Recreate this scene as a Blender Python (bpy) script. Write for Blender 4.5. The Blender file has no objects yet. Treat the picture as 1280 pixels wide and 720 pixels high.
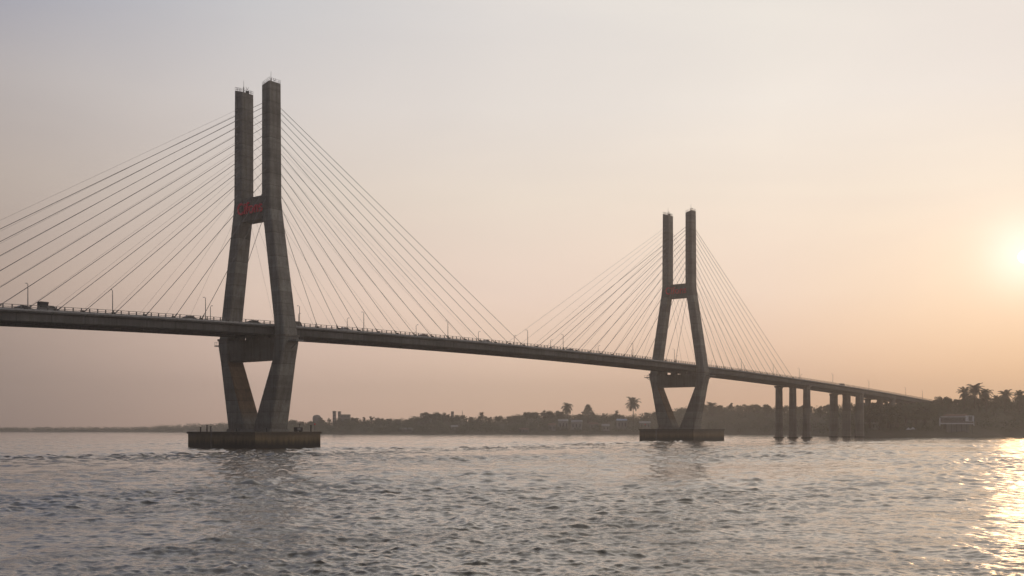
import bpy, math, random
import numpy as np
from mathutils import Vector, Matrix
random.seed(7); rng = np.random.default_rng(11)
R = math.radians
S = bpy.context.scene
COL = S.collection
S.render.engine = 'CYCLES'
S.cycles.use_denoising = True
S.cycles.volume_bounces = 1
S.cycles.max_bounces = 6
S.cycles.transparent_max_bounces = 6
S.cycles.sample_clamp_indirect = 3; S.cycles.sample_clamp_direct = 3; S.cycles.use_adaptive_sampling = False
S.view_settings.view_transform = 'Standard'
S.view_settings.look = 'None'
S.view_settings.exposure = 0
S.view_settings.gamma = 1

# ------------------------------------------------------------------ helpers
def lin(c):
    return tuple(((v/255)/12.92 if v/255 <= .04045 else (((v/255)+.055)/1.055)**2.4) for v in c)

class MB:
    def __init__(s): s.v = []; s.f = []
    def add(s, vs, fs):
        n = len(s.v); s.v += [tuple(p) for p in vs]; s.f += [tuple(i+n for i in f) for f in fs]; return s
    def hexa(s, p):                      # 8 corners: bottom 4 ccw, top 4 ccw
        return s.add(p, [(3,2,1,0),(4,5,6,7),(0,1,5,4),(1,2,6,5),(2,3,7,6),(3,0,4,7)])
    def box(s, a, b):
        (x0,y0,z0),(x1,y1,z1) = a, b
        return s.hexa([(x0,y0,z0),(x1,y0,z0),(x1,y1,z0),(x0,y1,z0),(x0,y0,z1),(x1,y0,z1),(x1,y1,z1),(x0,y1,z1)])
    def tube(s, p, q, r0, r1=None, n=6, cap=True):
        r1 = r0 if r1 is None else r1
        p, q = Vector(p), Vector(q); d = (q-p).normalized()
        a = d.orthogonal().normalized(); b = d.cross(a)
        vs = []
        for c, r in ((p, r0), (q, r1)):
            for i in range(n):
                t = 2*math.pi*i/n; vs.append(c + a*math.cos(t)*r + b*math.sin(t)*r)
        fs = [(i, (i+1) % n, n+(i+1) % n, n+i) for i in range(n)]
        if cap: fs += [tuple(range(n))[::-1], tuple(range(n, 2*n))]
        return s.add(vs, fs)
    def loft(s, rings, cap=True):
        n = len(rings[0]); vs = [p for r in rings for p in r]; fs = []
        for k in range(len(rings)-1):
            for i in range(n):
                j = (i+1) % n
                fs.append((k*n+i, k*n+j, (k+1)*n+j, (k+1)*n+i))
        if cap: fs += [tuple(range(n))[::-1], tuple(range((len(rings)-1)*n, len(rings)*n))]
        return s.add(vs, fs)
    def mesh(s, name, mat, smooth=False):
        me = bpy.data.meshes.new(name); me.from_pydata(s.v, [], s.f); me.update()
        if mat: me.materials.append(mat)
        if smooth: me.polygons.foreach_set('use_smooth', [True]*len(me.polygons))
        return me
    def build(s, name, mat, parent=None, smooth=False, bevel=0):
        o = bpy.data.objects.new(name, s.mesh(name, mat, smooth)); COL.objects.link(o)
        if parent: o.parent = parent
        if bevel:
            m = o.modifiers.new('Bevel', 'BEVEL'); m.width = bevel; m.segments = 2; m.limit_method = 'ANGLE'
        return o

def tag(o, label=None, cat=None, group=None, kind=None):
    if label: o['label'] = label
    if cat: o['category'] = cat
    if group: o['group'] = group
    if kind: o['kind'] = kind
    return o
def empty(name, loc=(0,0,0), rz=0, parent=None):
    o = bpy.data.objects.new(name, None); COL.objects.link(o)
    o.location = loc; o.rotation_euler = (0,0,rz); o.empty_display_size = .5
    if parent: o.parent = parent
    return o
def kids(o): return [c for c in bpy.data.objects if c.parent == o]
def copy_tree(o, parent=None):
    c = o.copy(); COL.objects.link(c); c.parent = parent
    for ch in kids(o): copy_tree(ch, c)
    return c

# ------------------------------------------------------------------ materials
def new_mat(name):
    m = bpy.data.materials.new(name); m.use_nodes = True
    nt = m.node_tree; b = nt.nodes['Principled BSDF']; return m, nt, b
def N(nt, t, **k):
    n = nt.nodes.new(t)
    for a, v in k.items():
        if a.startswith('i_'): n.inputs[a[2:].replace('_', ' ')].default_value = v
        else: setattr(n, a, v)
    return n
def ramp(nt, fac, stops, interp='LINEAR'):
    r = nt.nodes.new('ShaderNodeValToRGB'); cr = r.color_ramp; cr.interpolation = interp
    while len(cr.elements) < len(stops): cr.elements.new(.5)
    for e, (p, c) in zip(cr.elements, stops):
        e.position = p; e.color = (*c, 1) if len(c) == 3 else c
    if fac is not None: nt.links.new(fac, r.inputs[0])
    return r
def mathn(nt, op, a, b=None, c=None, clamp=False):
    n = nt.nodes.new('ShaderNodeMath'); n.operation = op; n.use_clamp = clamp
    for i, v in enumerate((a, b, c)):
        if v is None: continue
        if isinstance(v, (int, float)): n.inputs[i].default_value = v
        else: nt.links.new(v, n.inputs[i])
    return n.outputs[0]
def mixc(nt, fac, a, b, mode='MIX'):
    n = nt.nodes.new('ShaderNodeMix'); n.data_type = 'RGBA'; n.blend_type = mode
    for i, v in ((0, fac), (6, a), (7, b)):
        if isinstance(v, (int, float)): n.inputs[i].default_value = v
        elif isinstance(v, tuple): n.inputs[i].default_value = (*v, 1)
        else: nt.links.new(v, n.inputs[i])
    return n.outputs[2]
def coord(nt, scale=(1,1,1), out='Object'):
    tc = N(nt, 'ShaderNodeTexCoord'); mp = N(nt, 'ShaderNodeMapping'); mp.inputs['Scale'].default_value = scale
    nt.links.new(tc.outputs[out], mp.inputs[0]); return mp.outputs[0]
def noise(nt, vec, scale, detail=4, rough=.55, dist=0):
    n = N(nt, 'ShaderNodeTexNoise'); n.inputs['Scale'].default_value = scale; n.inputs['Detail'].default_value = detail
    n.inputs['Roughness'].default_value = rough; n.inputs['Distortion'].default_value = dist
    nt.links.new(vec, n.inputs['Vector']); return n.outputs[0]
def bump(nt, b, h, dist=.05, strength=.6):
    n = N(nt, 'ShaderNodeBump'); n.inputs['Distance'].default_value = dist; n.inputs['Strength'].default_value = strength
    nt.links.new(h, n.inputs['Height']); nt.links.new(n.outputs[0], b.inputs['Normal'])

def concrete(name, dark, light, lift=4.0, wet=False, streak=.5, tint=None, brown_face=False, seg=0):
    m, nt, b = new_mat(name)
    v = coord(nt); vs = coord(nt, (.9,.9,.05)); vb = coord(nt, (.05,.05,1))
    big = noise(nt, v, .12, 5, .6); fine = noise(nt, v, 1.7, 6, .7); st = noise(nt, vs, 1.0, 5, .7); bands = noise(nt, vb, .6, 2)
    base = ramp(nt, big, [(.3, dark), (.7, light)]).outputs[0]
    base = mixc(nt, .55, base, ramp(nt, fine, [(.35, (.55,.55,.55)), (.65, (1,1,1))]).outputs[0], 'MULTIPLY')
    base = mixc(nt, streak, base, ramp(nt, st, [(.38, (.42,.38,.34)), (.58, (1,1,1))]).outputs[0], 'MULTIPLY')
    base = mixc(nt, .45, base, ramp(nt, bands, [(.35, (.62,.62,.62)), (.65, (1,1,1))]).outputs[0], 'MULTIPLY')
    h = fine
    sep = N(nt, 'ShaderNodeSeparateXYZ'); nt.links.new(v, sep.inputs[0])
    if lift:
        fr = mathn(nt, 'FRACT', mathn(nt, 'DIVIDE', sep.outputs[2], lift))
        ln = mathn(nt, 'LESS_THAN', fr, .05)
        base = mixc(nt, mathn(nt, 'MULTIPLY', ln, .4), base, (.05,.045,.04))
        cell = mathn(nt, 'FLOOR', mathn(nt, 'DIVIDE', sep.outputs[2], lift))
        wn = N(nt, 'ShaderNodeTexWhiteNoise', noise_dimensions='1D'); nt.links.new(cell, wn.inputs['W'])
        base = mixc(nt, .8, base, ramp(nt, wn.outputs[0], [(0, (.62,.61,.6)), (1, (1,1,1))]).outputs[0], 'MULTIPLY')
        h = mathn(nt, 'SUBTRACT', fine, mathn(nt, 'MULTIPLY', ln, .8))
    if seg:                                     # joints between the deck segments
        fx = mathn(nt, 'FRACT', mathn(nt, 'DIVIDE', sep.outputs[0], seg)); lx = mathn(nt, 'LESS_THAN', fx, .03)
        cx = N(nt, 'ShaderNodeTexWhiteNoise', noise_dimensions='1D'); nt.links.new(mathn(nt, 'FLOOR', mathn(nt, 'DIVIDE', sep.outputs[0], seg)), cx.inputs['W'])
        base = mixc(nt, .7, base, ramp(nt, cx.outputs[0], [(0, (.72,.71,.7)), (1, (1.1,1.1,1.1))]).outputs[0], 'MULTIPLY')
        base = mixc(nt, mathn(nt, 'MULTIPLY', lx, .75), base, (.03,.03,.03))
    if brown_face:                                    # brown tint multiplied onto the inner face of the leg below the deck
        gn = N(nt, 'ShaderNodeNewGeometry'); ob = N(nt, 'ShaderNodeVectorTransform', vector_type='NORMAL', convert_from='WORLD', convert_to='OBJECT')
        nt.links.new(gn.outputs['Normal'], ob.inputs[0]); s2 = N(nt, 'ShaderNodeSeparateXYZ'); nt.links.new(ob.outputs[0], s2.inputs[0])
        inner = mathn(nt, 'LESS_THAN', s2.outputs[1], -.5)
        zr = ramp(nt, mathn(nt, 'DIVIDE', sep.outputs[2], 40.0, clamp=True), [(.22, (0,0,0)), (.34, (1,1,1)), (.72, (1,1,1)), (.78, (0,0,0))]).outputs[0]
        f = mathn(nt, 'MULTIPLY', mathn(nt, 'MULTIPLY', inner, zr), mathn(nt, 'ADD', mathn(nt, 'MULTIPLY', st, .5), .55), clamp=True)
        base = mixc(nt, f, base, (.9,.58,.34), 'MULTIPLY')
    if tint:
        base = mixc(nt, tint[1], base, tint[0], 'MULTIPLY')
    if wet:
        zz = mathn(nt, 'ADD', sep.outputs[2], mathn(nt, 'MULTIPLY', mathn(nt, 'SUBTRACT', st, .5), 3.0))
        och = ramp(nt, mathn(nt, 'DIVIDE', zz, 6.0, clamp=True),
                   [(0, (.03,.03,.03)), (.2, (.05,.045,.04)), (.34, (.4,.3,.16)), (.5, (1.,.78,.45)), (.68, (.95,.76,.54)), (.86, (.6,.52,.42)), (1, (.45,.41,.37))]).outputs[0]
        base = mixc(nt, .95, base, och, 'MULTIPLY')
        wetm = mathn(nt, 'LESS_THAN', mathn(nt, 'ADD', sep.outputs[2], mathn(nt, 'MULTIPLY', fine, .7)), 1.35)
        base = mixc(nt, wetm, base, (.012,.012,.011))
    nt.links.new(base, b.inputs['Base Color']); b.inputs['Roughness'].default_value = .85
    bump(nt, b, h, .08, .7)
    return m
M = {}
M['pylon'] = concrete('pylon concrete', (.245,.231,.203), (.43,.405,.355))
M['pylon_brown'] = concrete('pylon concrete with brown inner face', (.245,.231,.203), (.43,.405,.355), brown_face=True)
M['beam'] = concrete('beam concrete', (.2,.18,.15), (.33,.295,.25), 0)
M['cap'] = concrete('pile cap concrete', (.17,.155,.13), (.31,.285,.24), 0, True, .35)
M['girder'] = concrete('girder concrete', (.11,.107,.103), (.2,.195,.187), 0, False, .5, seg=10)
M['pier'] = concrete('pier concrete', (.2,.175,.15), (.32,.28,.235), 5, False, .5)
def flat(name, c, rough=.6, metal=0, var=.35, sc=1.5):
    m, nt, b = new_mat(name); v = coord(nt)
    n = noise(nt, v, sc, 5, .6)
    r = ramp(nt, n, [(.3, tuple(x*(1-var) for x in c)), (.7, tuple(min(1, x*(1+var*.5)) for x in c))])
    nt.links.new(r.outputs[0], b.inputs['Base Color']); b.inputs['Roughness'].default_value = rough; b.inputs['Metallic'].default_value = metal
    bump(nt, b, n, .01, .3)
    return m
M['cable'] = flat('cable sheath', (.16,.15,.145), .45)
M['cable_pale'] = flat('pale cable sheath', (.34,.32,.3), .5)  # far-plane stays: colour paled so they nearly vanish against the sky
M['steel'] = flat('galvanised steel', (.2,.2,.2), .5, .4)
M['rail'] = flat('painted rail', (.16,.15,.14), .6)
M['kerb'] = flat('pale kerb', (.42,.41,.4), .8)
M['asphalt'] = flat('asphalt', (.05,.05,.05), .9)
M['paint'] = flat('road paint', (.7,.7,.68), .7)
M['red'] = flat('red sign enamel', (.95,.02,.05), .5)
M['dark'] = flat('dark metal', (.03,.03,.032), .6)
M['glass'] = flat('car glass', (.02,.025,.03), .1, 0, .1)
M['rubber'] = flat('rubber', (.02,.02,.02), .9)
M['bark'] = flat('bark', (.09,.07,.05), .95)
M['wallwhite'] = flat('weathered white wall', (.3,.29,.27), .85, 0, .3, .4)
M['wallgrey'] = flat('grey block wall', (.24,.22,.21), .9, 0, .3, .3)
M['roofblue'] = flat('blue sheet roof', (.3,.42,.6), .4, .2)
M['roofred'] = flat('rusty sheet roof', (.22,.12,.09), .7)
M['roofgrey'] = flat('grey sheet roof', (.36,.36,.37), .55)
M['signboard'] = flat('pale billboard sheet', (.72,.72,.75), .6)
M['letter'] = flat('billboard print', (.09,.055,.06), .6)
M['wood'] = flat('boat wood', (.08,.06,.045), .8)
def leafmat(name, a, c):
    m, nt, b = new_mat(name)
    oi = N(nt, 'ShaderNodeObjectInfo'); g = N(nt, 'ShaderNodeNewGeometry')
    v = coord(nt); n = noise(nt, v, .35, 3)
    f = mathn(nt, 'ADD', mathn(nt, 'MULTIPLY', g.outputs['Random Per Island'], .5), mathn(nt, 'MULTIPLY', n, .5))
    col = ramp(nt, f, [(.25, a), (.75, c)]).outputs[0]
    h = N(nt, 'ShaderNodeHueSaturation'); nt.links.new(col, h.inputs['Color'])
    nt.links.new(mathn(nt, 'ADD', mathn(nt, 'MULTIPLY', oi.outputs['Random'], .5), .75), h.inputs['Value'])
    nt.links.new(h.outputs[0], b.inputs['Base Color']); b.inputs['Roughness'].default_value = .7
    tr = N(nt, 'ShaderNodeBsdfTranslucent'); nt.links.new(h.outputs[0], tr.inputs[0])
    mx = N(nt, 'ShaderNodeMixShader'); mx.inputs[0].default_value = .25
    out = nt.nodes['Material Output']
    nt.links.new(b.outputs[0], mx.inputs[1]); nt.links.new(tr.outputs[0], mx.inputs[2]); nt.links.new(mx.outputs[0], out.inputs[0])
    return m
M['leaf'] = leafmat('tree leaves', (.03,.045,.016), (.085,.1,.035))
M['palmleaf'] = leafmat('palm fronds', (.035,.05,.02), (.08,.09,.04))
def ground():
    m, nt, b = new_mat('scrubby ground'); v = coord(nt)
    r = ramp(nt, noise(nt, v, .03, 6, .65), [(.35, (.05,.055,.025)), (.5, (.09,.08,.045)), (.68, (.15,.115,.08))])
    nt.links.new(r.outputs[0], b.inputs['Base Color']); b.inputs['Roughness'].default_value = .95
    bump(nt, b, noise(nt, v, .6, 5), .5, .6); return m
M['ground'] = ground()

# ------------------------------------------------------------------ camera and frame constants
F = 1350.0; CAMZ = 6.5
cam = bpy.data.cameras.new('Camera'); co = bpy.data.objects.new('Camera', cam); COL.objects.link(co)
co.location = (0, 0, CAMZ); co.rotation_euler = (R(90), 0, 0)
cam.sensor_width = 36; cam.lens = F/1280*36; cam.shift_y = 176/1280; cam.clip_end = 20000; cam.clip_start = .5
S.camera = co

# ------------------------------------------------------------------ sky and sun
SUN_AZ, SUN_EL = R(25.4), R(8.2)
sun_dir = Vector((math.sin(SUN_AZ)*math.cos(SUN_EL), math.cos(SUN_AZ)*math.cos(SUN_EL), math.sin(SUN_EL)))
w = bpy.data.worlds.new('World'); S.world = w; w.use_nodes = True
nt = w.node_tree; bg = nt.nodes['Background']
tc = N(nt, 'ShaderNodeTexCoord'); sp = N(nt, 'ShaderNodeSeparateXYZ'); nt.links.new(tc.outputs['Generated'], sp.inputs[0])
dx, dy, dz = sp.outputs
el = mathn(nt, 'DIVIDE', mathn(nt, 'ARCSINE', dz), math.pi/2, clamp=True)
az = mathn(nt, 'MULTIPLY', mathn(nt, 'ARCTAN2', dx, dy), 180/math.pi)
PE = [0, 1.5/90, 7/90, 12/90, 16.5/90, 21/90, 36/90, 1]
SKY = {
 'L': [(152,131,122),(160,140,130),(176,157,145),(188,175,165),(184,177,175),(154,157,172),(148,155,174),(118,122,134)],
 'ML':[(222,186,166),(230,197,178),(230,206,190),(219,205,194),(216,209,205),(202,201,203),(186,182,180),(118,122,134)],
 'M': [(242,198,168),(248,211,182),(250,225,207),(239,225,210),(235,227,219),(226,221,217),(212,204,196),(118,122,134)],
 'MR':[(248,194,154),(254,207,171),(259,232,209),(252,236,218),(248,239,228),(236,230,222),(222,212,200),(118,122,134)],
 'R': [(266,198,136),(274,216,158),(264,232,196),(250,234,214),(241,231,222),(238,229,221),(226,214,200),(118,122,134)],
 'C': [(205,184,166),(210,192,176),(214,202,190),(212,204,196),(206,200,198),(198,196,198),(158,160,170),(118,122,134)],
 'B': [(78,76,82),(84,82,88),(96,94,102),(104,104,114),(112,114,124),(118,120,132),(130,134,148),(118,122,134)]}
out = {k: ramp(nt, el, [(p, lin(c)) for p, c in zip(PE, v)]).outputs[0] for k, v in SKY.items()}
knots = [(-75,'B'),(-27,'L'),(-13.3,'ML'),(0,'M'),(13.3,'MR'),(25,'R'),(60,'M'),(125,'C'),(175,'B')]
cur = out['B']
for (a0, k0), (a1, k1) in zip(knots, knots[1:]):
    mr = N(nt, 'ShaderNodeMapRange', interpolation_type='SMOOTHSTEP' if k0 == 'B' or k1 == 'B' else 'LINEAR')
    nt.links.new(az, mr.inputs[0]); mr.inputs[1].default_value = a0; mr.inputs[2].default_value = a1
    cur = mixc(nt, mr.outputs[0], cur, out[k1])
# soft uneven haze layers
mp = N(nt, 'ShaderNodeMapping'); mp.inputs['Scale'].default_value = (1.2, 1.2, 5); nt.links.new(tc.outputs['Generated'], mp.inputs[0])
hz = noise(nt, mp.outputs[0], 1.6, 4, .5, .6)
cur = mixc(nt, 1.0, cur, ramp(nt, hz, [(.3, (.94,.94,.955)), (.7, (1.045,1.04,1.03))]).outputs[0], 'MULTIPLY')
# glow round the sun and the sun itself, veiled by haze
vm = N(nt, 'ShaderNodeVectorMath', operation='DOT_PRODUCT'); nt.links.new(tc.outputs['Generated'], vm.inputs[0]); vm.inputs[1].default_value = sun_dir
ang = mathn(nt, 'MULTIPLY', mathn(nt, 'ARCCOSINE', mathn(nt, 'MINIMUM', vm.outputs['Value'], 1.0)), 180/math.pi)
g1 = mathn(nt, 'MULTIPLY', mathn(nt, 'EXPONENT', mathn(nt, 'MULTIPLY', ang, -1/3.6)), .30)
g2 = mathn(nt, 'MULTIPLY', mathn(nt, 'EXPONENT', mathn(nt, 'MULTIPLY', mathn(nt, 'POWER', ang, 2.0), -1/(1.6**2))), .26)
g3 = mathn(nt, 'MULTIPLY', mathn(nt, 'LESS_THAN', ang, .3), 4)
def addcol(cur, g, c):
    vs_ = N(nt, 'ShaderNodeVectorMath', operation='SCALE'); vs_.inputs[0].default_value = c; nt.links.new(g, vs_.inputs['Scale'])
    return mixc(nt, 1.0, cur, vs_.outputs[0], 'ADD')
cur = addcol(cur, g1, (1,.83,.67)); cur = addcol(cur, g2, (.8,.86,1)); cur = addcol(cur, g3, (1,.95,.9))
sky = N(nt, 'ShaderNodeTexSky', sky_type='NISHITA'); sky.sun_disc = False
sky.sun_elevation = SUN_EL; sky.sun_rotation = SUN_AZ; sky.dust_density = 6; sky.air_density = 1.5
nb = N(nt, 'ShaderNodeBackground'); nb.inputs[1].default_value = .05; nt.links.new(sky.outputs[0], nb.inputs[0])
nt.links.new(cur, bg.inputs[0]); bg.inputs[1].default_value = 1.025
# the clear Nishita sky takes over high up, above the haze bank
up = N(nt, 'ShaderNodeMapRange'); nt.links.new(el, up.inputs[0]); up.inputs[1].default_value = 26/90; up.inputs[2].default_value = .8; up.inputs[4].default_value = .7
ms = N(nt, 'ShaderNodeMixShader'); nt.links.new(up.outputs[0], ms.inputs[0]); nt.links.new(bg.outputs[0], ms.inputs[1]); nt.links.new(nb.outputs[0], ms.inputs[2])
nt.links.new(ms.outputs[0], nt.nodes['World Output'].inputs[0])
sl = bpy.data.lights.new('Sun', 'SUN'); so = bpy.data.objects.new('Sun', sl); COL.objects.link(so)
sl.energy = .16; sl.angle = R(1.2); sl.color = (1,.58,.27)
so.rotation_euler = sun_dir.to_track_quat('Z', 'Y').to_euler(); so.location = (0, 0, 300)

# ------------------------------------------------------------------ bridge frame: s along the deck, u across it (+u = far side)
TH = math.atan(1040/1350); bx, by = math.sin(TH), math.cos(TH); tx, ty = -by, bx
Y1 = 368.0; X1 = (322-640)/F*Y1; ROT = math.atan2(by, bx)
S2 = 294.6
def W(s, u, z=0): return Vector((X1+s*bx+u*tx, Y1+s*by+u*ty, z))
_ps = np.array([(-95,38.3),(-67.2,39.1),(-34.8,40.),(-2.3,40.6),(17.8,41.1),(66.8,41.8),(127,42.2),(150,42.3),(189,42.3),(283,41.4),(306,40.9),(410,39.0),(554,35.9),(589,34.8),(688,31.4)])
_pf = np.polyfit(_ps[:,0]/300, _ps[:,1], 4)
def dz_(s):
    sc = min(max(s, -100), 690)
    z = float(np.polyval(_pf, sc/300))
    if s < -100: z += (s+100)*.022
    if s > 690: z += (s-690)*-.04
    return z

bridge = empty('cable_stayed_bridge', (X1, Y1, 0), ROT)
tag(bridge, 'long grey concrete cable-stayed bridge with two tall forked pylons crossing the river', 'bridge')

# ---- pylons
def rect_ring(u0, u1, a, z, ch=.35, sgn=1, slope=0.0):
    # ring in local (s,u,z), chamfered corners
    lo, hi = min(u0,u1), max(u0,u1); uc = (lo+hi)/2; h = a/2; c = min(ch, (hi-lo)*.25)
    pts = [(-h+c,lo),(h-c,lo),(h,lo+c),(h,hi-c),(h-c,hi),(-h+c,hi),(-h,hi-c),(-h,lo+c)]
    return [(x, y, z+slope*(y*sgn-uc*sgn)) for x, y in pts]
def text_mesh(body, size, depth, mat, name):
    cu = bpy.data.curves.new(name, 'FONT'); cu.body = body; cu.size = size; cu.extrude = depth; cu.offset = .03*size/4 if name != 'sign_lettering' else .06
    cu.align_x = 'CENTER'; cu.align_y = 'CENTER'; cu.space_character = 1.05
    tmp = bpy.data.objects.new(name+'_tmp', cu); COL.objects.link(tmp)
    dg = bpy.context.evaluated_depsgraph_get(); me = bpy.data.meshes.new_from_object(tmp.evaluated_get(dg)); 
    bpy.data.objects.remove(tmp); bpy.data.curves.remove(cu)
    me.materials.clear(); me.materials.append(mat); me.name = name
    return me
LEFT = [21,31,41,51,61.3,71,79,87.5,96,103,110,116.7,123.4,130]
def pylon(s0, top, b0, b1, offl, offr, captop, ctop, cbot, cap, label):
    py = empty('pylon', (s0, 0, 0), 0, bridge); py['label'] = label
    secs = [(captop-.1,1.5,11.0,7.5),(12.8,4.5,12.5,7.3),(29.4,11.4,15.9,6.7),(35,12.1,17.4,6.4),(37.4,12.4,17.5,6.3)]
    kz = (b0+b1)/2
    secs2 = [(37.4,12.2,17.1,6.0),(41,11.9,16.6,5.8),(kz-1,5.5,9.9,5.4),(kz+2.5,5.15,9.45,5.35),(top,5.15,9.15,5.2)]
    for sg in (-1, 1):
        m = MB()
        m.loft([rect_ring(sg*a, sg*b, w_, z, .4) for z, a, b, w_ in secs])
        r2 = [rect_ring(sg*a, sg*b, w_, z, .35) for z, a, b, w_ in secs2[:-1]]
        z, a, b, w_ = secs2[-1]; r2.append(rect_ring(sg*a, sg*b, w_, z, .35, sg, .28))
        m.loft(r2)
        m.build('leg', M['pylon_brown'] if sg > 0 else M['pylon'], py)
        # top railing and mast
        uc = sg*7.15; t = MB(); h = 1.2
        cs = [(-2.4,-1.8),(2.4,-1.8),(2.4,1.8),(-2.4,1.8)]
        def tz(u): return top + .28*(u*sg-7.15)
        for i in range(4):
            (x0,y0),(x1,y1) = cs[i], cs[(i+1)%4]
            for k in range(5):
                f = k/5; x = x0+(x1-x0)*f; y = uc+y0+(y1-y0)*f
                t.tube((x,y,tz(y)-.1), (x,y,tz(y)+h), .045)
            for hh in (.6, 1.2):
                t.tube((x0,uc+y0,tz(uc+y0)+hh), (x1,uc+y1,tz(uc+y1)+hh), .035)
        t.build('top_railing', M['steel'], py)
        t = MB(); y = uc-.4
        t.tube((-.5,y,tz(y)-.1), (-.5,y,tz(y)+2.0), .18, .15, 8); t.tube((-.5,y,tz(y)+2.0), (-.5,y,tz(y)+4.2), .07, .04)
        t.box((.6,y-.4,tz(y)-.2), (1.5,y+.4,tz(y)+.9)); t.tube((1.1,y,tz(y)+1.3),(1.5,y,tz(y)+2.3),.06); t.tube((1.1,y,tz(y)+1.3),(.4,y,tz(y)+2.2),.06)
        t.build('lightning_mast', M['dark'], py)
        d = MB(); d.box((-.3 if sg<0 else -.3, sg*9.13-.05, top-9), (.9, sg*9.13+.1, top-6.6)); d.build('hatch', M['dark'], py)
    m = MB(); m.loft([rect_ring(-11.9, 11.9, 8.6, captop-.2, .5), rect_ring(-11.6, 11.6, 8.2, captop+.9, .5)])
    m.build('plinth', M['pylon'], py)
    for sg in (-1, 1):
        m = MB(); m.loft([rect_ring(sg*12.0, sg*17.75, 6.75, 37.0, .4), rect_ring(sg*12.0, sg*17.85, 6.9, 37.65, .4)]); m.build('collar', M['beam'], py)
    m = MB(); m.box((-2.1,-6.2,b0), (2.1,6.2,b1)); m.box((-2.35,-5.3,b0-.02), (2.35,5.3,b0+.7)); m.box((-2.35,-5.3,b1-.6),(2.35,5.3,b1+.03))
    m.build('upper_crossbeam', M['beam'], py)
    m = MB(); m.box((-2.6,-12.6,29.6), (2.6,12.6,36.7)); m.build('lower_crossbeam', M['beam'], py)
    for u in (-9.6,-3.2,3.2,9.6):
        m = MB(); m.box((-1.2,u-1.6,36.6), (1.2,u+1.6,38.4)); m.build('bearing_block', M['beam'], py)
    for sg in (-1,1):                                                     # small maintenance gangways outside the waist
        m = MB()
        m.box((-1.6,sg*17.4,35.4),(1.6,sg*21.5,35.75)); m.tube((0,sg*17.3,33.2),(0,sg*20.8,35.4),.15)
        for k in range(4):
            for ss in (-1.5,1.5): m.tube((ss,sg*(17.9+k*1.15),35.7),(ss,sg*(17.9+k*1.15),36.9),.06)
        for ss in (-1.5,1.5): m.tube((ss,sg*17.6,36.9),(ss,sg*21.4,36.9),.05)
        m.build('maintenance_platform', M['steel'], py)
    # lettering on the camera side of the upper beam
    me = text_mesh('Cifons', 5.6, .24, M['red'], 'sign_lettering')
    o = bpy.data.objects.new('sign_lettering', me); COL.objects.link(o); o.parent = py
    o.location = (-2.95, .5, (b0+b1)/2+.1); o.rotation_euler = (R(90), 0, R(-90)); o.scale = (.86, 1, 1)
    # pile cap
    ca, cb, cc, cd = cap; m = MB(); m.box((-ca,-cb,-3), (cd,cc,captop-.75)); m.build('pile_cap', M['cap'], py, bevel=.12)
    m = MB(); m.box((-ca-.3,-cb-.3,captop-.752), (cd+.3,cc+.3,captop)); m.build('cap_slab', M['cap'], py, bevel=.08)
    m = MB()
    for u in (5.7, 6.3): m.tube((-ca-.5,u,-.5),(-ca-.5,u,captop+1.0),.05)
    for k in range(16): m.tube((-ca-.5,5.7,.1+k*.38),(-ca-.5,6.3,.1+k*.38),.035)
    m.build('ladder', M['steel'], py)
    # stays
    for sd, offs in ((-1, offl), (1, offr)):
        n = len(offs)
        for i, of in enumerate(offs):
            f = 1-i/(n-1)                         # longest stay goes highest
            za = ctop - (ctop-cbot)*f**1.25
            for sg in (-1, 1):
                s1 = sd*of; ua = 7.3 + max(0, (kz+1-za))*.175
                e = (s1, sg*10.95, dz_(s0+s1)+.2); a = (sd*2.62, sg*ua, za)
                rc = (.085 if sg < 0 else .03) if s0 == 0 else (.105 if sg < 0 else .05); m = MB(); m.tube(a, e, rc, rc, 6)
                va, ve = Vector(a), Vector(e); d = (va-ve).normalized()
                m.tube(ve, ve+d*2.2, .2, .16, 6); m.tube(va-d*1.2, va, .14, .18, 6)
                m.build('stay_cable', M['cable'] if sg < 0 else M['cable_pale'], py)
    return py
pylon(0, 122.3, 77.2, 85, LEFT, [17.4+9.93*i for i in range(13)], 5.55, 116, 80, (14,16,19.5,14),
      'nearer and taller-looking left pylon with red letters on its crossbeam')
pylon(S2, 126.3, 79.2, 86.8, [24.3+10.4*i for i in range(13)], [24.3+9.7*i for i in range(12)], 6.4, 119, 84, (14.5,16.5,17,22),
      'farther right pylon, hazier and smaller in view')

# ---- deck
D = 2.85
sec = [(11.5,0),(11.5,-.42),(10.35,-.8),(10.4,-D+.15),(10.2,-D),(9.1,-D),(8.9,-.9),(8.3,-.55),
       (-8.3,-.55),(-8.9,-.9),(-9.1,-D),(-10.2,-D),(-10.4,-D+.15),(-10.35,-.8),(-11.5,-.42),(-11.5,0)]
SS = list(np.arange(-300, 821, 8.0))
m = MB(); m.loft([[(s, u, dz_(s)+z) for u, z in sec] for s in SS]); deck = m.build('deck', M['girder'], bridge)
m = MB()
for s in np.arange(-298, 818, 4.0):
    z = dz_(s); m.box((s-.2,-9.05,z-2.3),(s+.2,9.05,z-.5))
fb = m.build('floor_beams', M['girder'], deck)
m = MB(); m.loft([[(s,-9.4,dz_(s)+.03),(s,9.4,dz_(s)+.03),(s,9.4,dz_(s)-.02),(s,-9.4,dz_(s)-.02)] for s in SS]); m.build('road_surface', M['asphalt'], deck)
m = MB()
for s in np.arange(-296, 816, 8.0):
    for u in (-4.7, 4.7):
        z = dz_(s); z2 = dz_(s+3); m.hexa([(s,u-.08,z+.031),(s+3,u-.08,z2+.031),(s+3,u+.08,z2+.031),(s,u+.08,z+.031),(s,u-.08,z+.034),(s+3,u-.08,z2+.034),(s+3,u+.08,z2+.034),(s,u+.08,z+.034)])
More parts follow.
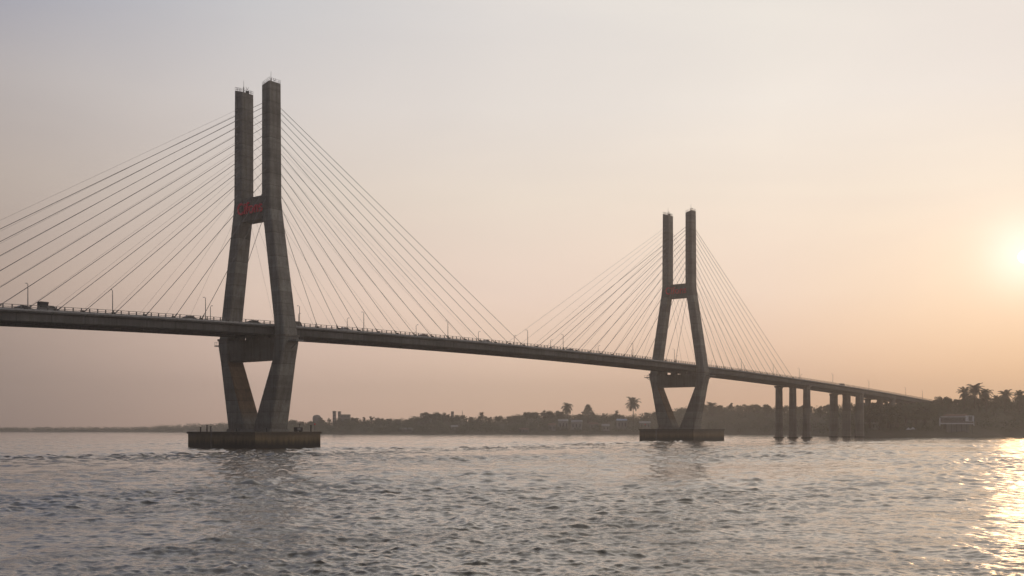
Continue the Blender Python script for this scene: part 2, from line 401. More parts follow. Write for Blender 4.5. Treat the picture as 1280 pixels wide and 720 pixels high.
for u in (-.2,.2,-9,9):
    m.loft([[(s,u-.07,dz_(s)+.034),(s,u+.07,dz_(s)+.034),(s,u+.07,dz_(s)+.02),(s,u-.07,dz_(s)+.02)] for s in SS])
m.build('lane_marking', M['paint'], deck)
for sg in (-1, 1):
    m = MB(); u = sg*11.3
    m.loft([[(s,u-.22,dz_(s)-.02),(s,u+.22,dz_(s)-.02),(s,u+.2,dz_(s)+.38),(s,u-.2,dz_(s)+.38)] for s in SS]); m.build('kerb_parapet', M['kerb'], deck)
    m = MB()
    for k, s in enumerate(np.arange(-299, 818, 2.5)):
        z = dz_(s); m.box((s-.15,u-.09,z+.36),(s+.15,u+.09,z+1.55))
    for hh in (.9, 1.5):
        m.loft([[(s,u-.06,dz_(s)+hh-.07),(s,u+.06,dz_(s)+hh-.07),(s,u+.06,dz_(s)+hh+.05),(s,u-.06,dz_(s)+hh+.05)] for s in SS])
    m.build('railing', M['rail'], deck)
    m = MB(); u = sg*9.6                                               # inner crash barrier
    m.loft([[(s,u-.16,dz_(s)),(s,u+.16,dz_(s)),(s,u+.1,dz_(s)+.75),(s,u-.1,dz_(s)+.75)] for s in SS]); m.build('crash_barrier', M['kerb'], deck)
    for c, offs in ((0,[-v for v in LEFT]+[17.4+9.93*i for i in range(13)]), (S2,[-(24.3+10.4*i) for i in range(13)]+[24.3+9.7*i for i in range(12)])):
        for of in offs:
            s = c+of; z = dz_(s); m = MB(); m.box((s-.45,sg*10.95-.3,z-.02),(s+.45,sg*10.95+.3,z+.95)); m.build('anchor_block', M['dark'], deck)
# ---- approach piers
for s in (451, 550, 623, 700, 775):
    g_ = 1.25 if s == 550 else 1.0; p = empty('pier', (s, 0, 0), 0, bridge); zt = dz_(s)-2.95
    for u in (-9.8, 0, 9.8):
        m = MB(); q = [(math.cos(R(22.5+45*i)), math.sin(R(22.5+45*i))) for i in range(8)]
        m.loft([[(a*2.9*g_,u+b*2.9*g_,-3) for a,b in q],[(a*2.6*g_,u+b*2.6*g_,5) for a,b in q],[(a*2.3*g_,u+b*2.3*g_,zt-1.6) for a,b in q],[(a*2.8*g_,u+b*2.8*g_,zt-.9) for a,b in q]])
        m.build('column', M['pier'], p)
        if s < 600:
            m = MB(); m.loft([[(a*3.6,u+b*3.6,-2) for a,b in q],[(a*3.6,u+b*3.6,1.1) for a,b in q]]); m.build('footing', M['cap'], p)
    m = MB(); m.box((-2.2,-12.3,zt-.9),(2.2,12.3,zt+.1)); m.build('pier_cap', M['pier'], p)

# ------------------------------------------------------------------ street lamps along both edges
def lamp_proto():
    r = empty('street_lamp')
    m = MB(); m.tube((0,0,0),(0,0,7.2),.15,.09,8); m.tube((0,0,0),(0,0,.7),.24,.2,8); m.build('pole', M['steel'], r)
    m = MB(); m.tube((0,0,7.1),(0,.25,7.42),.06); m.tube((0,.25,7.42),(0,.7,7.5),.055); m.build('arm', M['steel'], r)
    m = MB(); m.loft([[(-.16,0.6,7.42),(.16,0.6,7.42),(.12,0.6,7.56),(-.12,0.6,7.56)],[(-.2,0.9,7.4),(.2,0.9,7.4),(.14,0.9,7.6),(-.14,0.9,7.6)],[(-.1,1.25,7.46),(.1,1.25,7.46),(.07,1.25,7.54),(-.07,1.25,7.54)]]); m.build('lamp_head', M['steel'], r)
    return r
lp = lamp_proto(); first = True
near_s = [-87,-61.6,-29.4,9,39.5,86,139,166,227,269.3,306,350,395,435.6,494.3,566.4,652.4,696.6,778.7]
far_s = [-11.1,27.8,52.3,91.3,131.9,158,187,229,262,311,354.4,400,450,490.7]
ords = ['first','second','third','fourth','fifth','sixth','seventh','eighth','ninth','tenth','eleventh','twelfth','thirteenth','fourteenth','fifteenth','sixteenth','seventeenth','eighteenth','nineteenth','twentieth','twenty-first','twenty-second','twenty-third','twenty-fourth','twenty-fifth']
for lst, u, nm in ((near_s, -11.0, 'nearer'), (far_s, 11.0, 'farther')):
    for i, s in enumerate(lst):
        o = lp if first else copy_tree(lp); first = False
        if min(abs(s), abs(s-S2)) < 4: s += 6
        o.location = W(s, u, dz_(s)+.03); o.rotation_euler = (0, 0, ROT + (0 if u < 0 else math.pi))
        tag(o, f'thin grey street lamp, {ords[i]} from the left on the {nm} edge of the bridge deck', 'street lamp', 'street lamps along the bridge deck')

# ------------------------------------------------------------------ vehicles on the deck
def car(kind, col):
    paint = flat('paint '+kind+str(random.random())[2:5], col, .35, 0, .15)
    r = empty({'car':'car','pickup':'pickup_truck','truck':'lorry','van':'minibus'}[kind])
    def prof(pts, w, name, mat, inset=0):
        m = MB(); m.loft([[(x, y*w*(1-inset*(z>1.0)), z) for x, z in pts] for y in (-1, 1)]); return m.build(name, mat, r, bevel=.05)
    if kind == 'car':
        prof([(-2.1,.35),(2.1,.35),(2.15,.75),(1.3,.92),(.6,1.42),(-.9,1.45),(-1.7,1.0),(-2.15,.92)], .85, 'body', paint); L = 1.3
        m = MB(); m.loft([[(x,y,z) for x,z in [(-.85,1.38),(.55,1.36),(1.05,1.0),(-1.4,1.0)]] for y in (-.87,.87)]); m.build('side_windows', M['glass'], r)
    elif kind == 'pickup':
        prof([(-2.5,.45),(2.4,.45),(2.45,.95),(1.6,1.1),(1.0,1.75),(-.2,1.75),(-.35,1.15),(-2.5,1.15)], .9, 'body', paint); L = 1.55
        m = MB(); m.loft([[(x,y,z) for x,z in [(-.15,1.68),(.95,1.68),(1.4,1.18),(-.2,1.18)]] for y in (-.92,.92)]); m.build('side_windows', M['glass'], r)
        m = MB(); m.box((-2.4,-.85,1.16),(-.4,.85,2.5)); m.box((-2.45,-.9,2.2),(-.3,.9,2.6)); m.build('cargo', M['dark'], r, bevel=.08)
    elif kind == 'truck':
        prof([(2.0,.6),(3.6,.6),(3.6,1.7),(3.3,2.6),(2.0,2.7)], 1.1, 'cab', paint); L = 2.4
        m = MB(); m.box((-3.6,-1.2,1.0),(1.9,1.2,3.2)); m.box((-3.6,-.5,.6),(3.0,.5,1.0)); m.build('cargo_box', M['wallgrey'], r, bevel=.05)
        m = MB(); m.loft([[(x,y,z) for x,z in [(2.3,2.5),(3.25,2.4),(3.5,1.75),(2.3,1.75)]] for y in (-1.12,1.12)]); m.build('side_windows', M['glass'], r)
    else:
        prof([(-2.4,.4),(2.4,.4),(2.45,1.0),(1.8,2.05),(-2.3,2.1),(-2.45,1.0)], .92, 'body', paint); L = 1.5
        m = MB(); m.loft([[(x,y,z) for x,z in [(-2.1,1.95),(1.7,1.92),(2.1,1.3),(-2.2,1.3)]] for y in (-.94,.94)]); m.build('side_windows', M['glass'], r)
    rw = .5 if kind == 'truck' else .34
    for x in (-L, L):
        for y in (-.8, .8):
            m = MB(); m.tube((x,y-.1,rw),(x,y+.1,rw),rw,rw,14); m.build('wheel', M['rubber'], r)
    return r
veh = [(-79.5,-8.0,'pickup',(.22,.2,.2),'dark pickup truck piled with a load near the left edge of the picture'),
       (-86.5,-8.0,'car',(.03,.03,.03),'small dark car just left of the loaded pickup on the deck'),
       (-33,-8.0,'car',(.06,.05,.05),'dark car on the deck shortly left of the left pylon'),
       (-8,-8.0,'car',(.04,.035,.035),'dark car on the deck between the legs of the left pylon'),
       (9,-8.2,'van',(.1,.09,.09),'dark minibus just right of the left pylon'),
       (33,-8.0,'car',(.5,.5,.5),'pale car right of the left pylon under the shortest stays'),
       (75,-8.0,'car',(.08,.02,.02),'dark red car in the middle of the main span'),
       (114,-8.0,'car',(.4,.4,.4),'white car right of the middle of the main span'),
       (176,-8.0,'car',(.12,.13,.15),'grey car left of the right pylon'),
       (520,-8.0,'van',(.35,.33,.3),'pale van on the approach deck right of the right pylon')]
for s, u, k, c, lb in veh:
    o = car(k, c); o.location = W(s, u, dz_(s)+.035); o.rotation_euler = (0,0,ROT); o.scale = (1.15,1.1,1.1)
    tag(o, lb, {'car':'car','pickup':'pickup truck','truck':'truck','van':'minibus'}[k], 'vehicles crossing the bridge')

# ------------------------------------------------------------------ things standing on the pile caps
def bollard(loc, lb, h=1.6):
    o = empty('mooring_bollard', loc); m = MB(); m.tube((0,0,0),(0,0,h),.24,.2,8); m.build('post', M['dark'], o)
    m = MB(); m.tube((0,0,h),(0,0,h+.25),.36,.3,8); m.build('cap', M['dark'], o)
    tag(o, lb, 'bollard', 'bollards on the pile caps')
cap1 = 5.55
for i, (s, u) in enumerate([(-12.5,14.5),(-12.5,11),(-12.5,9),(-8,-14.5),(-12,-4),(11,-14.5)]):
    bollard(W(s,u,cap1), ['short dark bollard at the far left corner of the left pile cap','second dark bollard from the left corner of the left pile cap','dark bollard left of the pylon base on the left pile cap',
       'dark bollard on the near edge of the left pile cap','dark bollard in front of the base of the left pylon','dark bollard near the right corner of the left pile cap'][i], [1.3,2.0,1.6,1.0,.9,2.0][i])
def genset(loc, lb):
    o = empty('machinery_box', loc, ROT); m = MB(); m.box((-1.3,-.8,.2),(1.3,.8,1.5)); m.box((-1.2,-.7,0),(-.8,.7,.2)); m.box((.8,-.7,0),(1.2,.7,.2)); m.build('housing', M['dark'], o, bevel=.06)
    m = MB(); m.tube((.9,.4,1.5),(.9,.4,2.4),.1); m.tube((.9,.4,2.4),(1.2,.4,2.6),.1); m.build('exhaust_pipe', M['dark'], o)
    m = MB(); m.box((-1.0,-.83,.5),(.3,-.8,1.2)); m.build('louvre', M['steel'], o)
    tag(o, lb, 'machine')
genset(W(6.5,-13.2,cap1), 'dark machinery box with a bent pipe at the right foot of the left pylon')
def navlight(loc, lb):
    o = empty('navigation_light', loc); m = MB(); m.tube((0,0,0),(0,0,2.3),.1,.08,8); m.build('post', M['steel'], o)
    m = MB(); m.tube((0,0,2.3),(0,0,2.7),.22,.22,10); m.tube((0,0,2.7),(0,0,2.85),.24,.05,10); m.build('lantern', M['red'], o)
    tag(o, lb, 'navigation light', 'navigation lights on the pile caps')
navlight(W(12.5,-14.8,cap1), 'thin navigation light post at the right end of the left pile cap')
navlight(W(S2-12.5,14.5,6.4), 'thin navigation light post on the left end of the right pile cap')

# ------------------------------------------------------------------ far shore
def wx(px, Z): return (px-640)/F*Z
SHX = [-400,0,240,340,420,830,900,960,1030,1065,1160,1280,1700]
SHZ = [2100,2100,1980,1300,1260,1250,1240,1180,960,822,832,890,880]
TLX = [-400,0,60,150,200,240,360,400,450,500,520,540,560,580,600,630,660,690,720,750,780,815,860,890,915,940,985,1000,1030,1060,1100,1160,1180,1200,1232,1260,1280,1700]
TLY = [539,538.7,537,534.3,531.5,529,526,525.5,523,523,519,515.5,517,519,521,520.5,514.5,513.5,516.5,517,518,514.5,507.5,506.5,505.5,506.5,507,508,506.5,504.5,503,501.5,499,498,498,499,498,496]
def shZ(px): return float(np.interp(px, SHX, SHZ)) + 6*math.sin(px*.05) + 3*math.sin(px*.17+1)
def topH(px, Z): return CAMZ + (536-float(np.interp(px, TLX, TLY)))/F*Z
DEP = [-25,-2,0,3,8,20,45,90,160,300,700]
def terr(px, d):
    """height of the bank d metres behind the waterline"""
    Zs = shZ(px); H = max(2.2, topH(px, Zs+90)-7.5)
    base = float(np.interp(d, [-25,-2,0,3,8,20,45,90,160,300,1100], [-3,-.5,.15,1.0,1.6,1.6+.12*H,1.6+.4*H,H,H*1.0,H*.85,H*.8]))
    return base + (.35*math.sin(px*.21+d*.3) if d > 5 else 0)
pxs = list(range(-420, 1721, 6)); m = MB()
for px in pxs:
    for d in DEP: Z = shZ(px)+d; m.v.append((wx(px,Z), Z, terr(px,d)))
nd = len(DEP)
for i in range(len(pxs)-1):
    for j in range(nd-1): m.f.append((i*nd+j,(i+1)*nd+j,(i+1)*nd+j+1,i*nd+j+1))
tag(m.build('far_shore_land', M['ground'], None, True), 'low brown river bank rising behind the water', None, None, 'structure')

def leaf_cards(m, c, rx, rz, n, size, rnd):
    for _ in range(n):
        d = Vector((rnd.gauss(0,1), rnd.gauss(0,1), rnd.gauss(0,1))).normalized()*(rnd.random()**.4)
        p = Vector((c[0]+d.x*rx, c[1]+d.y*rx, c[2]+d.z*rz))
        a = Vector((rnd.gauss(0,1), rnd.gauss(0,1), rnd.gauss(0,1))).normalized(); b = a.orthogonal().normalized()
        s = size*rnd.uniform(.6,1.4)
        m.add([p-a*s*.5, p+b*s*.35, p+a*s*.5, p-b*s*.3], [(0,1,2,3)])
# understory mass over the slope
rw = random.Random(3); m = MB()
for k in range(2300):
    px = rw.uniform(-60, 1340); d = rw.choice([rw.uniform(8,40), rw.uniform(40,110), rw.uniform(70,130)])
    Z = shZ(px)+d; r = rw.uniform(2.6,5.2)
    if px < 250: r *= 1.1
    if 1168 < px < 1224 and d < 40: continue
    if (690 < px < 830) and d < 50 and rw.random() < .7: continue
    if px > 1080 and d < 20: continue
    if d < 60 and 1120 < px < 1300 and rw.random() < .3: continue
    h = terr(px,d)+r*.55; leaf_cards(m, (wx(px,Z),Z,h), r*1.5, r*1.15, 60 if px > 250 else 40, 1.5, rw)
tag(m.build('shore_woodland', M['leaf']), 'dense dark undergrowth and low trees covering the far river bank', 'woodland', None, 'stuff')

# tree kinds
def tree_mesh(kind, rnd):
    h = 14.0; tr = MB(); cr = MB()
    if kind == 'conic':
        tr.tube((0,0,0),(0,0,h*.95),.4,.08,7)
        for k in range(44):
            f = k/44; z = h*(.15+.85*f); rr = (1-f)*3.6+.35; a = k*2.4
            cr_c = (math.cos(a)*rr*.55, math.sin(a)*rr*.55, z)
            leaf_cards(cr, cr_c, rr*.6, .8, 26, .8, rnd)
        return tr, cr
    top = (rnd.uniform(-.5,.5), rnd.uniform(-.5,.5), h*.55); tr.tube((0,0,0), top, .5, .3, 7)
    lobes = {'round':14, 'broad':16, 'sparse':11, 'tall':11}[kind]
    for k in range(lobes):
        a = 2*math.pi*k/lobes+rnd.uniform(-.4,.4)
        R0 = {'round':3.2,'broad':5.2,'sparse':3.8,'tall':2.0}[kind]*rnd.uniform(.3,1.1)
        z = h*{'round':rnd.uniform(.3,.86),'broad':rnd.uniform(.35,.84),'sparse':rnd.uniform(.35,.92),'tall':rnd.uniform(.3,.92)}[kind]
        c = (math.cos(a)*R0, math.sin(a)*R0, z); tr.tube(top if z > h*.5 else (0,0,h*.3), c, .2, .06, 5)
        rr = {'round':2.3,'broad':2.5,'sparse':1.6,'tall':1.8}[kind]*rnd.uniform(.75,1.2)
        leaf_cards(cr, c, rr, rr*.8, 150 if kind != 'sparse' else 80, .85, rnd)
    return tr, cr
def palm_mesh(rnd, droop=1.0):
    tr = MB(); cr = MB(); h = 14.0; lean = rnd.uniform(-.8,.8); P = []
    for k in range(7):
        f = k/6; P.append((lean*f*f, .3*f, h*f))
    for k in range(6): tr.tube(P[k], P[k+1], .32-.02*k, .3-.02*k, 8, False)
    t = Vector(P[-1])
    for k in range(28):
        a = 2*math.pi*k*.382+rnd.uniform(-.15,.15); up0 = -.75+2.0*((k*9)%28)/27+rnd.uniform(-.1,.1); L = rnd.uniform(4.8,6.0)
        pts = []; p = t.copy(); ang = up0
        for j in range(9):
            pts.append(p.copy()); p = p+Vector((math.cos(a)*math.cos(ang), math.sin(a)*math.cos(ang), math.sin(ang)))*(L/8); ang -= .08*droop+.02*j*droop
        for j in range(8):
            cr.tube(pts[j], pts[j+1], .07, .05, 4, False)
            d = (pts[j+1]-pts[j]).normalized(); side = Vector((-math.sin(a), math.cos(a), 0))
            for q in (0, .5):
                b0 = pts[j].lerp(pts[j+1], q); ln = (1.6-1.3*abs(j/8-.4))*rnd.uniform(.85,1.1)
                for sg in (-1, 1):
                    e = b0+side*sg*ln+d*.35-Vector((0,0,.35*ln)); cr.add([b0, b0+d*.42, e+d*.12, e], [(0,1,2,3)])
    return tr, cr
TM = {}
for kind in ('round','broad','sparse','tall','conic'):
    for v in range(3 if kind in ('round','broad') else 2):
        rnd = random.Random(hash(kind) % 7 + v*13 if False else sum(map(ord, kind))+v*31)
        t, c = tree_mesh(kind, rnd); TM.setdefault(kind, []).append((t.mesh('trunk', M['bark']), c.mesh('crown', M['leaf'])))
for v in range(3):
    t, c = palm_mesh(random.Random(90+v), [1.0,1.25,.85][v]); TM.setdefault('palm', []).append((t.mesh('trunk', M['bark'], True), c.mesh('fronds', M['palmleaf'])))
cnt = {}
def put_tree(px, ytop, kind, label, hm=None, d=70, wid=1.0, group='trees along the far treeline'):
    Z = shZ(px)+d; g = terr(px, d)-.3; top = CAMZ+(536-ytop)/F*Z; h = max(top-g, 6) if hm is None else hm
    i = cnt.get(kind, 0); cnt[kind] = i+1; tm, cm = TM[kind][i % len(TM[kind])]
    o = empty('palm_tree' if kind == 'palm' else 'tree', (wx(px,Z), Z, top-h), random.uniform(0, 6.28))
    k = h/(14.0 if kind != 'palm' else 16.5); kk = k*wid if kind != 'palm' else max(.8, min(k,1.5))*wid; o.scale = (kk, kk, k)
    a = bpy.data.objects.new('trunk', tm); COL.objects.link(a); a.parent = o
    b = bpy.data.objects.new('fronds' if kind == 'palm' else 'crown', cm); COL.objects.link(b); b.parent = o
    tag(o, label, 'palm tree' if kind == 'palm' else 'tree', group); return o
# palms one can tell apart
put_tree(792, 498.5, 'palm', 'tall lone coconut palm just left of the right pylon', 33, 60, 1.25, 'palm trees on the far shore')
put_tree(710, 504.5, 'palm', 'coconut palm standing above the low houses on the far shore', 28, 60, 1.0, 'palm trees on the far shore')
put_tree(602, 516.5, 'palm', 'small palm top in the middle of the far treeline', 18, 60, .8, 'palm trees on the far shore')
put_tree(771, 514, 'palm', 'short palm left of the tall lone coconut palm', 16, 60, .6, 'palm trees on the far shore')
put_tree(890, 503.5, 'palm', 'bushy palm just right of the right pylon', 24, 70, 1.1, 'palm trees on the far shore')
for px, y, lb, wd in [(1206,486,'slender palm left of the tallest palm on the right bank',1.0),(1218,481,'tallest palm on the right bank behind the billboard',1.25),(1233,487,'palm right of the tallest palm on the right bank',1.1),
                  (1256,489,'rounded palm near the right edge of the picture',1.1),(1274,490,'palm at the far right edge of the picture',1.1),(1246,495,'small palm between two taller palms on the right bank',.7)]:
    put_tree(px, y, 'palm', lb, 20, 60, wd*1.0, 'palm trees on the right bank')
put_tree(735, 506, 'conic', 'dark cone-shaped tree right of the coconut palm on the far shore', 22, 55, 2.3)
segs = [(366, 500, 525, 'right of the left pylon', 'left pylon', 12), (505, 655, 0, 'left of the low houses', 'left pylon', 14)]
def seg(x0, x1, n, where, dy=(-1,4.2), hs=(9,16), kinds=('round','broad','tall','round','sparse')):
    for i in range(n):
        px = x0+(x1-x0)*(i+.5)/n+random.uniform(-.25,.25)*(x1-x0)/n
        y = float(np.interp(px, TLX, TLY))-random.uniform(*dy); kd = kinds[(i*7+n) % len(kinds)]
        nm = {'round':'round-topped tree','broad':'broad spreading tree','tall':'narrow upright tree','sparse':'thin open-crowned tree'}[kd]
        put_tree(px, y, kd, f'{nm}, {ords[i]} from left {where}', random.uniform(*hs), random.uniform(55,95), random.uniform(.95,1.35))
seg(352, 505, 14, 'between left pylon and mid shore clump')
put_tree(532, 514, 'round', 'left of two large rounded trees in the mid shore clump', 17, 70, 1.4); put_tree(545, 514.5, 'broad', 'right of two large rounded trees in the mid shore clump', 16, 70, 1.2)
seg(552, 650, 9, 'between mid shore clump and low houses')
seg(655, 702, 5, 'directly behind the low houses', (0,2.5), (13,18))
seg(722, 785, 5, 'between the two coconut palms', (0,2), (10,14))
seg(800, 832, 3, 'just left of the right pylon', (0,1), (10,14))
seg(862, 964, 9, 'between the right pylon and the approach piers', (-1,3), (11,16))
seg(978, 1040, 6, 'seen through the first approach piers', (0,3), (10,15))
seg(1062, 1160, 9, 'beneath the approach deck end', (-1,3), (10,16))
seg(1164, 1200, 4, 'just left of the right bank palms', (0,5), (11,15))
seg(1200, 1290, 9, 'crowded between the palms of the right bank', (1,7), (14,19), ('round','tall','round','broad'))
for i, (px, y, d, k, wd) in enumerate([(1088,503,24,'round',1.4),(1099,506,26,'broad',1.3),(1110,503,22,'round',1.5),(1122,507,28,'tall',1.6),(1133,502,24,'round',1.6),(1145,504,28,'broad',1.4),(1156,500,24,'round',1.6)]):
    put_tree(px, y, k, f'large waterside tree under the approach deck end, {ords[i]} from the left', 20, d, wd, 'waterside trees by the approach deck')

# ---- buildings
def building(px, y0, y1, wpx, d, mat, label, roof=None, name='building', floors=0, dome=False, cat='building', depth=12, gable=True, walls='wall'):
    Z = shZ(px)+d; g = terr(px,d); zt = CAMZ+(536-y0)/F*Z; zb = min(g-.5, CAMZ+(536-y1)/F*Z); wd = wpx/F*Z
    o = empty(name, (wx(px,Z), Z, zb), random.uniform(-.15,.15)); h = zt-zb; x = wd/2; y = depth/2
    rh = min(2.2, h*.3) if (roof and gable) else 0; hb = h-rh
    if dome:
        q = 20; m = MB(); m.loft([[(math.cos(2*math.pi*i/q)*x*r, math.sin(2*math.pi*i/q)*x*r, z) for i in range(q)] for r, z in [(1,0),(1,h-x*.75),(.96,h-x*.5),(.8,h-x*.25),(.5,h-x*.08),(.05,h)]]); m.build('dome', mat, o, True)
        m = MB(); m.tube((0,0,h-.1),(0,0,h+.8),.15); m.build('finial', M['dark'], o); h = h-x
    else:
        m = MB(); m.box((-x,-y,0),(x,y,hb)); m.build(walls, mat, o)
        if roof and gable:
            m = MB(); e = .5; m.add([(-x-e,-y-e,hb),(x+e,-y-e,hb),(x+e,y+e,hb),(-x-e,y+e,hb),(-x-e,0,hb+rh),(x+e,0,hb+rh)], [(0,1,5,4),(2,3,4,5),(1,2,5),(3,0,4),(0,3,2,1)]); m.build('roof', roof, o)
        else:
            m = MB(); m.box((-x-.2,-y-.2,hb),(x+.2,y+.2,hb+.5)); m.build('roof', roof or mat, o)
    if floors and not dome:
        nw = max(2, int(wd/3.2)); f0 = hb/floors
        for fl in range(floors):
            if nw*floors > 40: break
            for k in range(nw):
                cx = -x+wd*(k+.5)/nw; m = MB(); m.box((cx-.55,-y-.06,f0*(fl+.35)),(cx+.55,-y+.02,f0*(fl+.75))); m.build('window', M['glass'], o)
    tag(o, label, cat); return o
building(396, 518.5, 530, 10.5, 110, M['wallgrey'], 'hazy round-domed building on the far shore right of the left pylon', dome=True)
building(418, 514.2, 530, 3.6, 115, M['wallgrey'], 'left one of two narrow twin towers on the far shore', name='tower_block', floors=5, cat='tower', depth=6)
building(424.3, 514.8, 530, 3.2, 125, M['wallgrey'], 'right one of two narrow twin towers on the far shore', name='tower_block', floors=5, cat='tower', depth=6)
building(432, 518.6, 531, 11, 115, M['wallgrey'], 'wide flat-roofed block adjoining the twin towers', floors=3, depth=14)
building(565.5, 514.8, 530, 3.4, 110, M['wallgrey'], 'narrow tower poking above the trees at mid shore', name='tower_block', floors=4, cat='tower', depth=4)
building(704, 524, 535, 12, 30, M['wallwhite'], 'leftmost white house with a grey roof on the far shore', M['roofgrey'], 'house', 1, cat='house', depth=9)
building(721, 525, 535, 13, 26, M['wallwhite'], 'long white house right of the leftmost white house', M['roofgrey'], 'house', 1, cat='house', depth=8)
building(690, 529, 537, 8, 20, M['wallgrey'], 'small grey house low on the bank left of the white houses', M['roofred'], 'house', 1, cat='house', depth=7)
building(777, 523.5, 534, 12, 34, M['wallgrey'], 'house with a bright blue sheet roof near the tall lone palm', M['roofblue'], 'house', 1, cat='house', depth=9)
building(757, 530, 537, 9, 22, M['wallwhite'], 'low pale house left of the blue-roofed house', M['roofgrey'], 'house', 1, cat='house', depth=7)
building(806, 526.5, 535, 13, 30, M['wallgrey'], 'low house with a pale roof left of the right pylon', M['roofgrey'], 'house', 1, cat='house', depth=8)
building(742, 528, 536, 10, 40, M['wallgrey'], 'brown-roofed house under the cone-shaped tree', M['roofred'], 'house', 1, cat='house', depth=7)
building(508, 534.5, 540, 15, 18, M['wallgrey'], 'long low waterside shed in the left half of the far shore', M['roofgrey'], 'shed', 1, cat='shed', depth=7)
building(568, 531.5, 537, 8, 26, M['wallwhite'], 'small white house among trees at mid shore', M['roofgrey'], 'house', 1, cat='house', depth=7)
building(655, 535, 541, 12, 14, M['wallgrey'], 'low dark shed on the waterline left of the houses', M['roofred'], 'shed', 1, cat='shed', depth=6)
building(1093, 527, 536, 8, 30, M['wallgrey'], 'grey hut under the approach deck', M['roofgrey'], 'hut', 1, cat='hut', depth=6)
# mast
Z = shZ(578)+100; g = terr(578,100); zt = CAMZ+(536-513)/F*Z
o = empty('radio_mast', (wx(578,Z),Z,g)); m = MB(); hh = zt-g
for a in range(3):
    q = (math.cos(a*2.094), math.sin(a*2.094)); m.tube((q[0]*1.1,q[1]*1.1,0),(q[0]*.3,q[1]*.3,hh*.85),.14)
    for k in range(8):
        f = k/8*.85; f2 = (k+1)/8*.85; q2 = (math.cos((a+1)*2.094), math.sin((a+1)*2.094)); r0 = 1.1-.8*k/8; r1 = 1.1-.8*(k+1)/8
        m.tube((q[0]*r0,q[1]*r0,hh*f),(q2[0]*r1,q2[1]*r1,hh*f2),.07)
m.build('lattice', M['steel'], o); m = MB(); m.tube((0,0,hh*.84),(0,0,hh),.22,.1); m.build('antenna', M['steel'], o)
tag(o, 'slim radio mast rising above the trees at mid shore', 'mast')

# ---- hoarding on the right bank
px = 1196; d = 16; Z = shZ(px)+d; g = terr(px,d); sc = Z/F
o = empty('billboard', (wx(px,Z), Z, g)); zt = CAMZ+(536-519.5)*sc-g; zb = CAMZ+(536-531.5)*sc-g; x = 21.5*sc
m = MB(); m.box((-x,-.12,zb+1.2),(x*.5,.12,zt-.9)); m.build('panel', M['wallgrey'], o)
m = MB(); m.box((x*.5+.02,-.2,zb+3.0),(x,.2,zt)); m.build('picture_panel', M['signboard'], o)
m = MB(); m.box((-x-.3,-.25,zb-.5),(-x+.7,.25,zt-1.6)); m.box((-x+.7,-.2,zt-1.25),(x*.5,.22,zt-.7)); m.box((-x+.7,-.2,zb+.9),(x*.96,.22,zb+1.7)); m.box((x-.25,-.25,zb-.5),(x+.1,.25,zb+3)); m.build('frame', M['signboard'], o)
m = MB()
for k in range(7):
    xx = -x*.9+k*(2*x*.9)/6; m.tube((xx,.4,-1),(xx,.4,zb+1.3),.2)
m.build('support_posts', M['dark'], o)
me = text_mesh('KONSUNSA', (zt-zb)*.5, .1, M['letter'], 'lettering'); t = bpy.data.objects.new('lettering', me); COL.objects.link(t); t.parent = o
t.location = (-x*.24, -.2, (zb+zt)/2+.1); t.rotation_euler = (R(90),0,0); t.scale = (.92,1,1)
m = MB(); m.box((x*.68,-.26,zb+3.4),(x*.9,-.2,zt-.5)); m.build('picture_motif', M['wallgrey'], o)
m = MB(); rx = x*.6; m.add([(-rx*.9,1.5,zt-.2),(x*.9,1.5,zt-.2),(x*.9,8,zt-.2),(-rx*.9,8,zt-.2),(-rx*.7,4.5,zt+1.4),(x*.7,4.5,zt+1.4)], [(0,1,5,4),(2,3,4,5),(1,2,5),(3,0,4),(0,3,2,1)])
tag(o, 'long pale hoarding with dark lettering on the right bank', 'billboard')
hb = empty('building', (wx(px,Z), Z+5, g)); m2 = MB(); m2.box((-x*.55,-2.5,-1),(x*.8,4,zt-.4)); m2.build('wall', M['wallgrey'], hb)
m2 = MB(); m2.add([(-x*.6,-3,zt-.38),(x*.86,-3,zt-.38),(x*.86,4.5,zt-.38),(-x*.6,4.5,zt-.38),(-x*.45,.8,zt+1.3),(x*.72,.8,zt+1.3)], [(0,1,5,4),(2,3,4,5),(1,2,5),(3,0,4),(0,3,2,1)]); m2.build('roof', M['roofred'], hb)
tag(hb, 'dark-roofed building directly behind the long hoarding', 'building')
# two white tents
for i, (px, dpx) in enumerate([(1135.5, 5.5),(1141, 5)]):
    d = 20; Z = shZ(px)+d; g = terr(px,d); r = dpx/F*Z/2; o = empty('white_tent', (wx(px,Z), Z, g))
    m = MB(); m.add([(-r,-r,1.6),(r,-r,1.6),(r,r,1.6),(-r,r,1.6),(0,0,3.6)], [(0,1,4),(1,2,4),(2,3,4),(3,0,4),(3,2,1,0)]); m.build('canopy', M['signboard'], o)
    m = MB()
    for a in (-1,1):
        for b in (-1,1): m.tube((a*r*.95,b*r*.95,-.3),(a*r*.95,b*r*.95,1.65),.07)
    m.build('poles', M['steel'], o)
    tag(o, ['left one of two small white tents on the right bank','right one of two small white tents on the right bank'][i], 'tent', 'white tents on the bank')
# fence / guard rail right of the hoarding
m = MB(); o = empty('guard_rail', (wx(1240,940), 950, terr(1240,15)))
for k in range(15): m.box((-17+k*2.4,-.06,-.5),(-16.9+k*2.4,.06,1.1))
m.build('posts', M['rail'], o); m = MB(); m.box((-17.2,-.1,.8),(17,.1,1.15)); m.build('rail', M['rail'], o)
tag(o, 'thin pale guard rail on the bank right of the hoarding', 'guard rail')
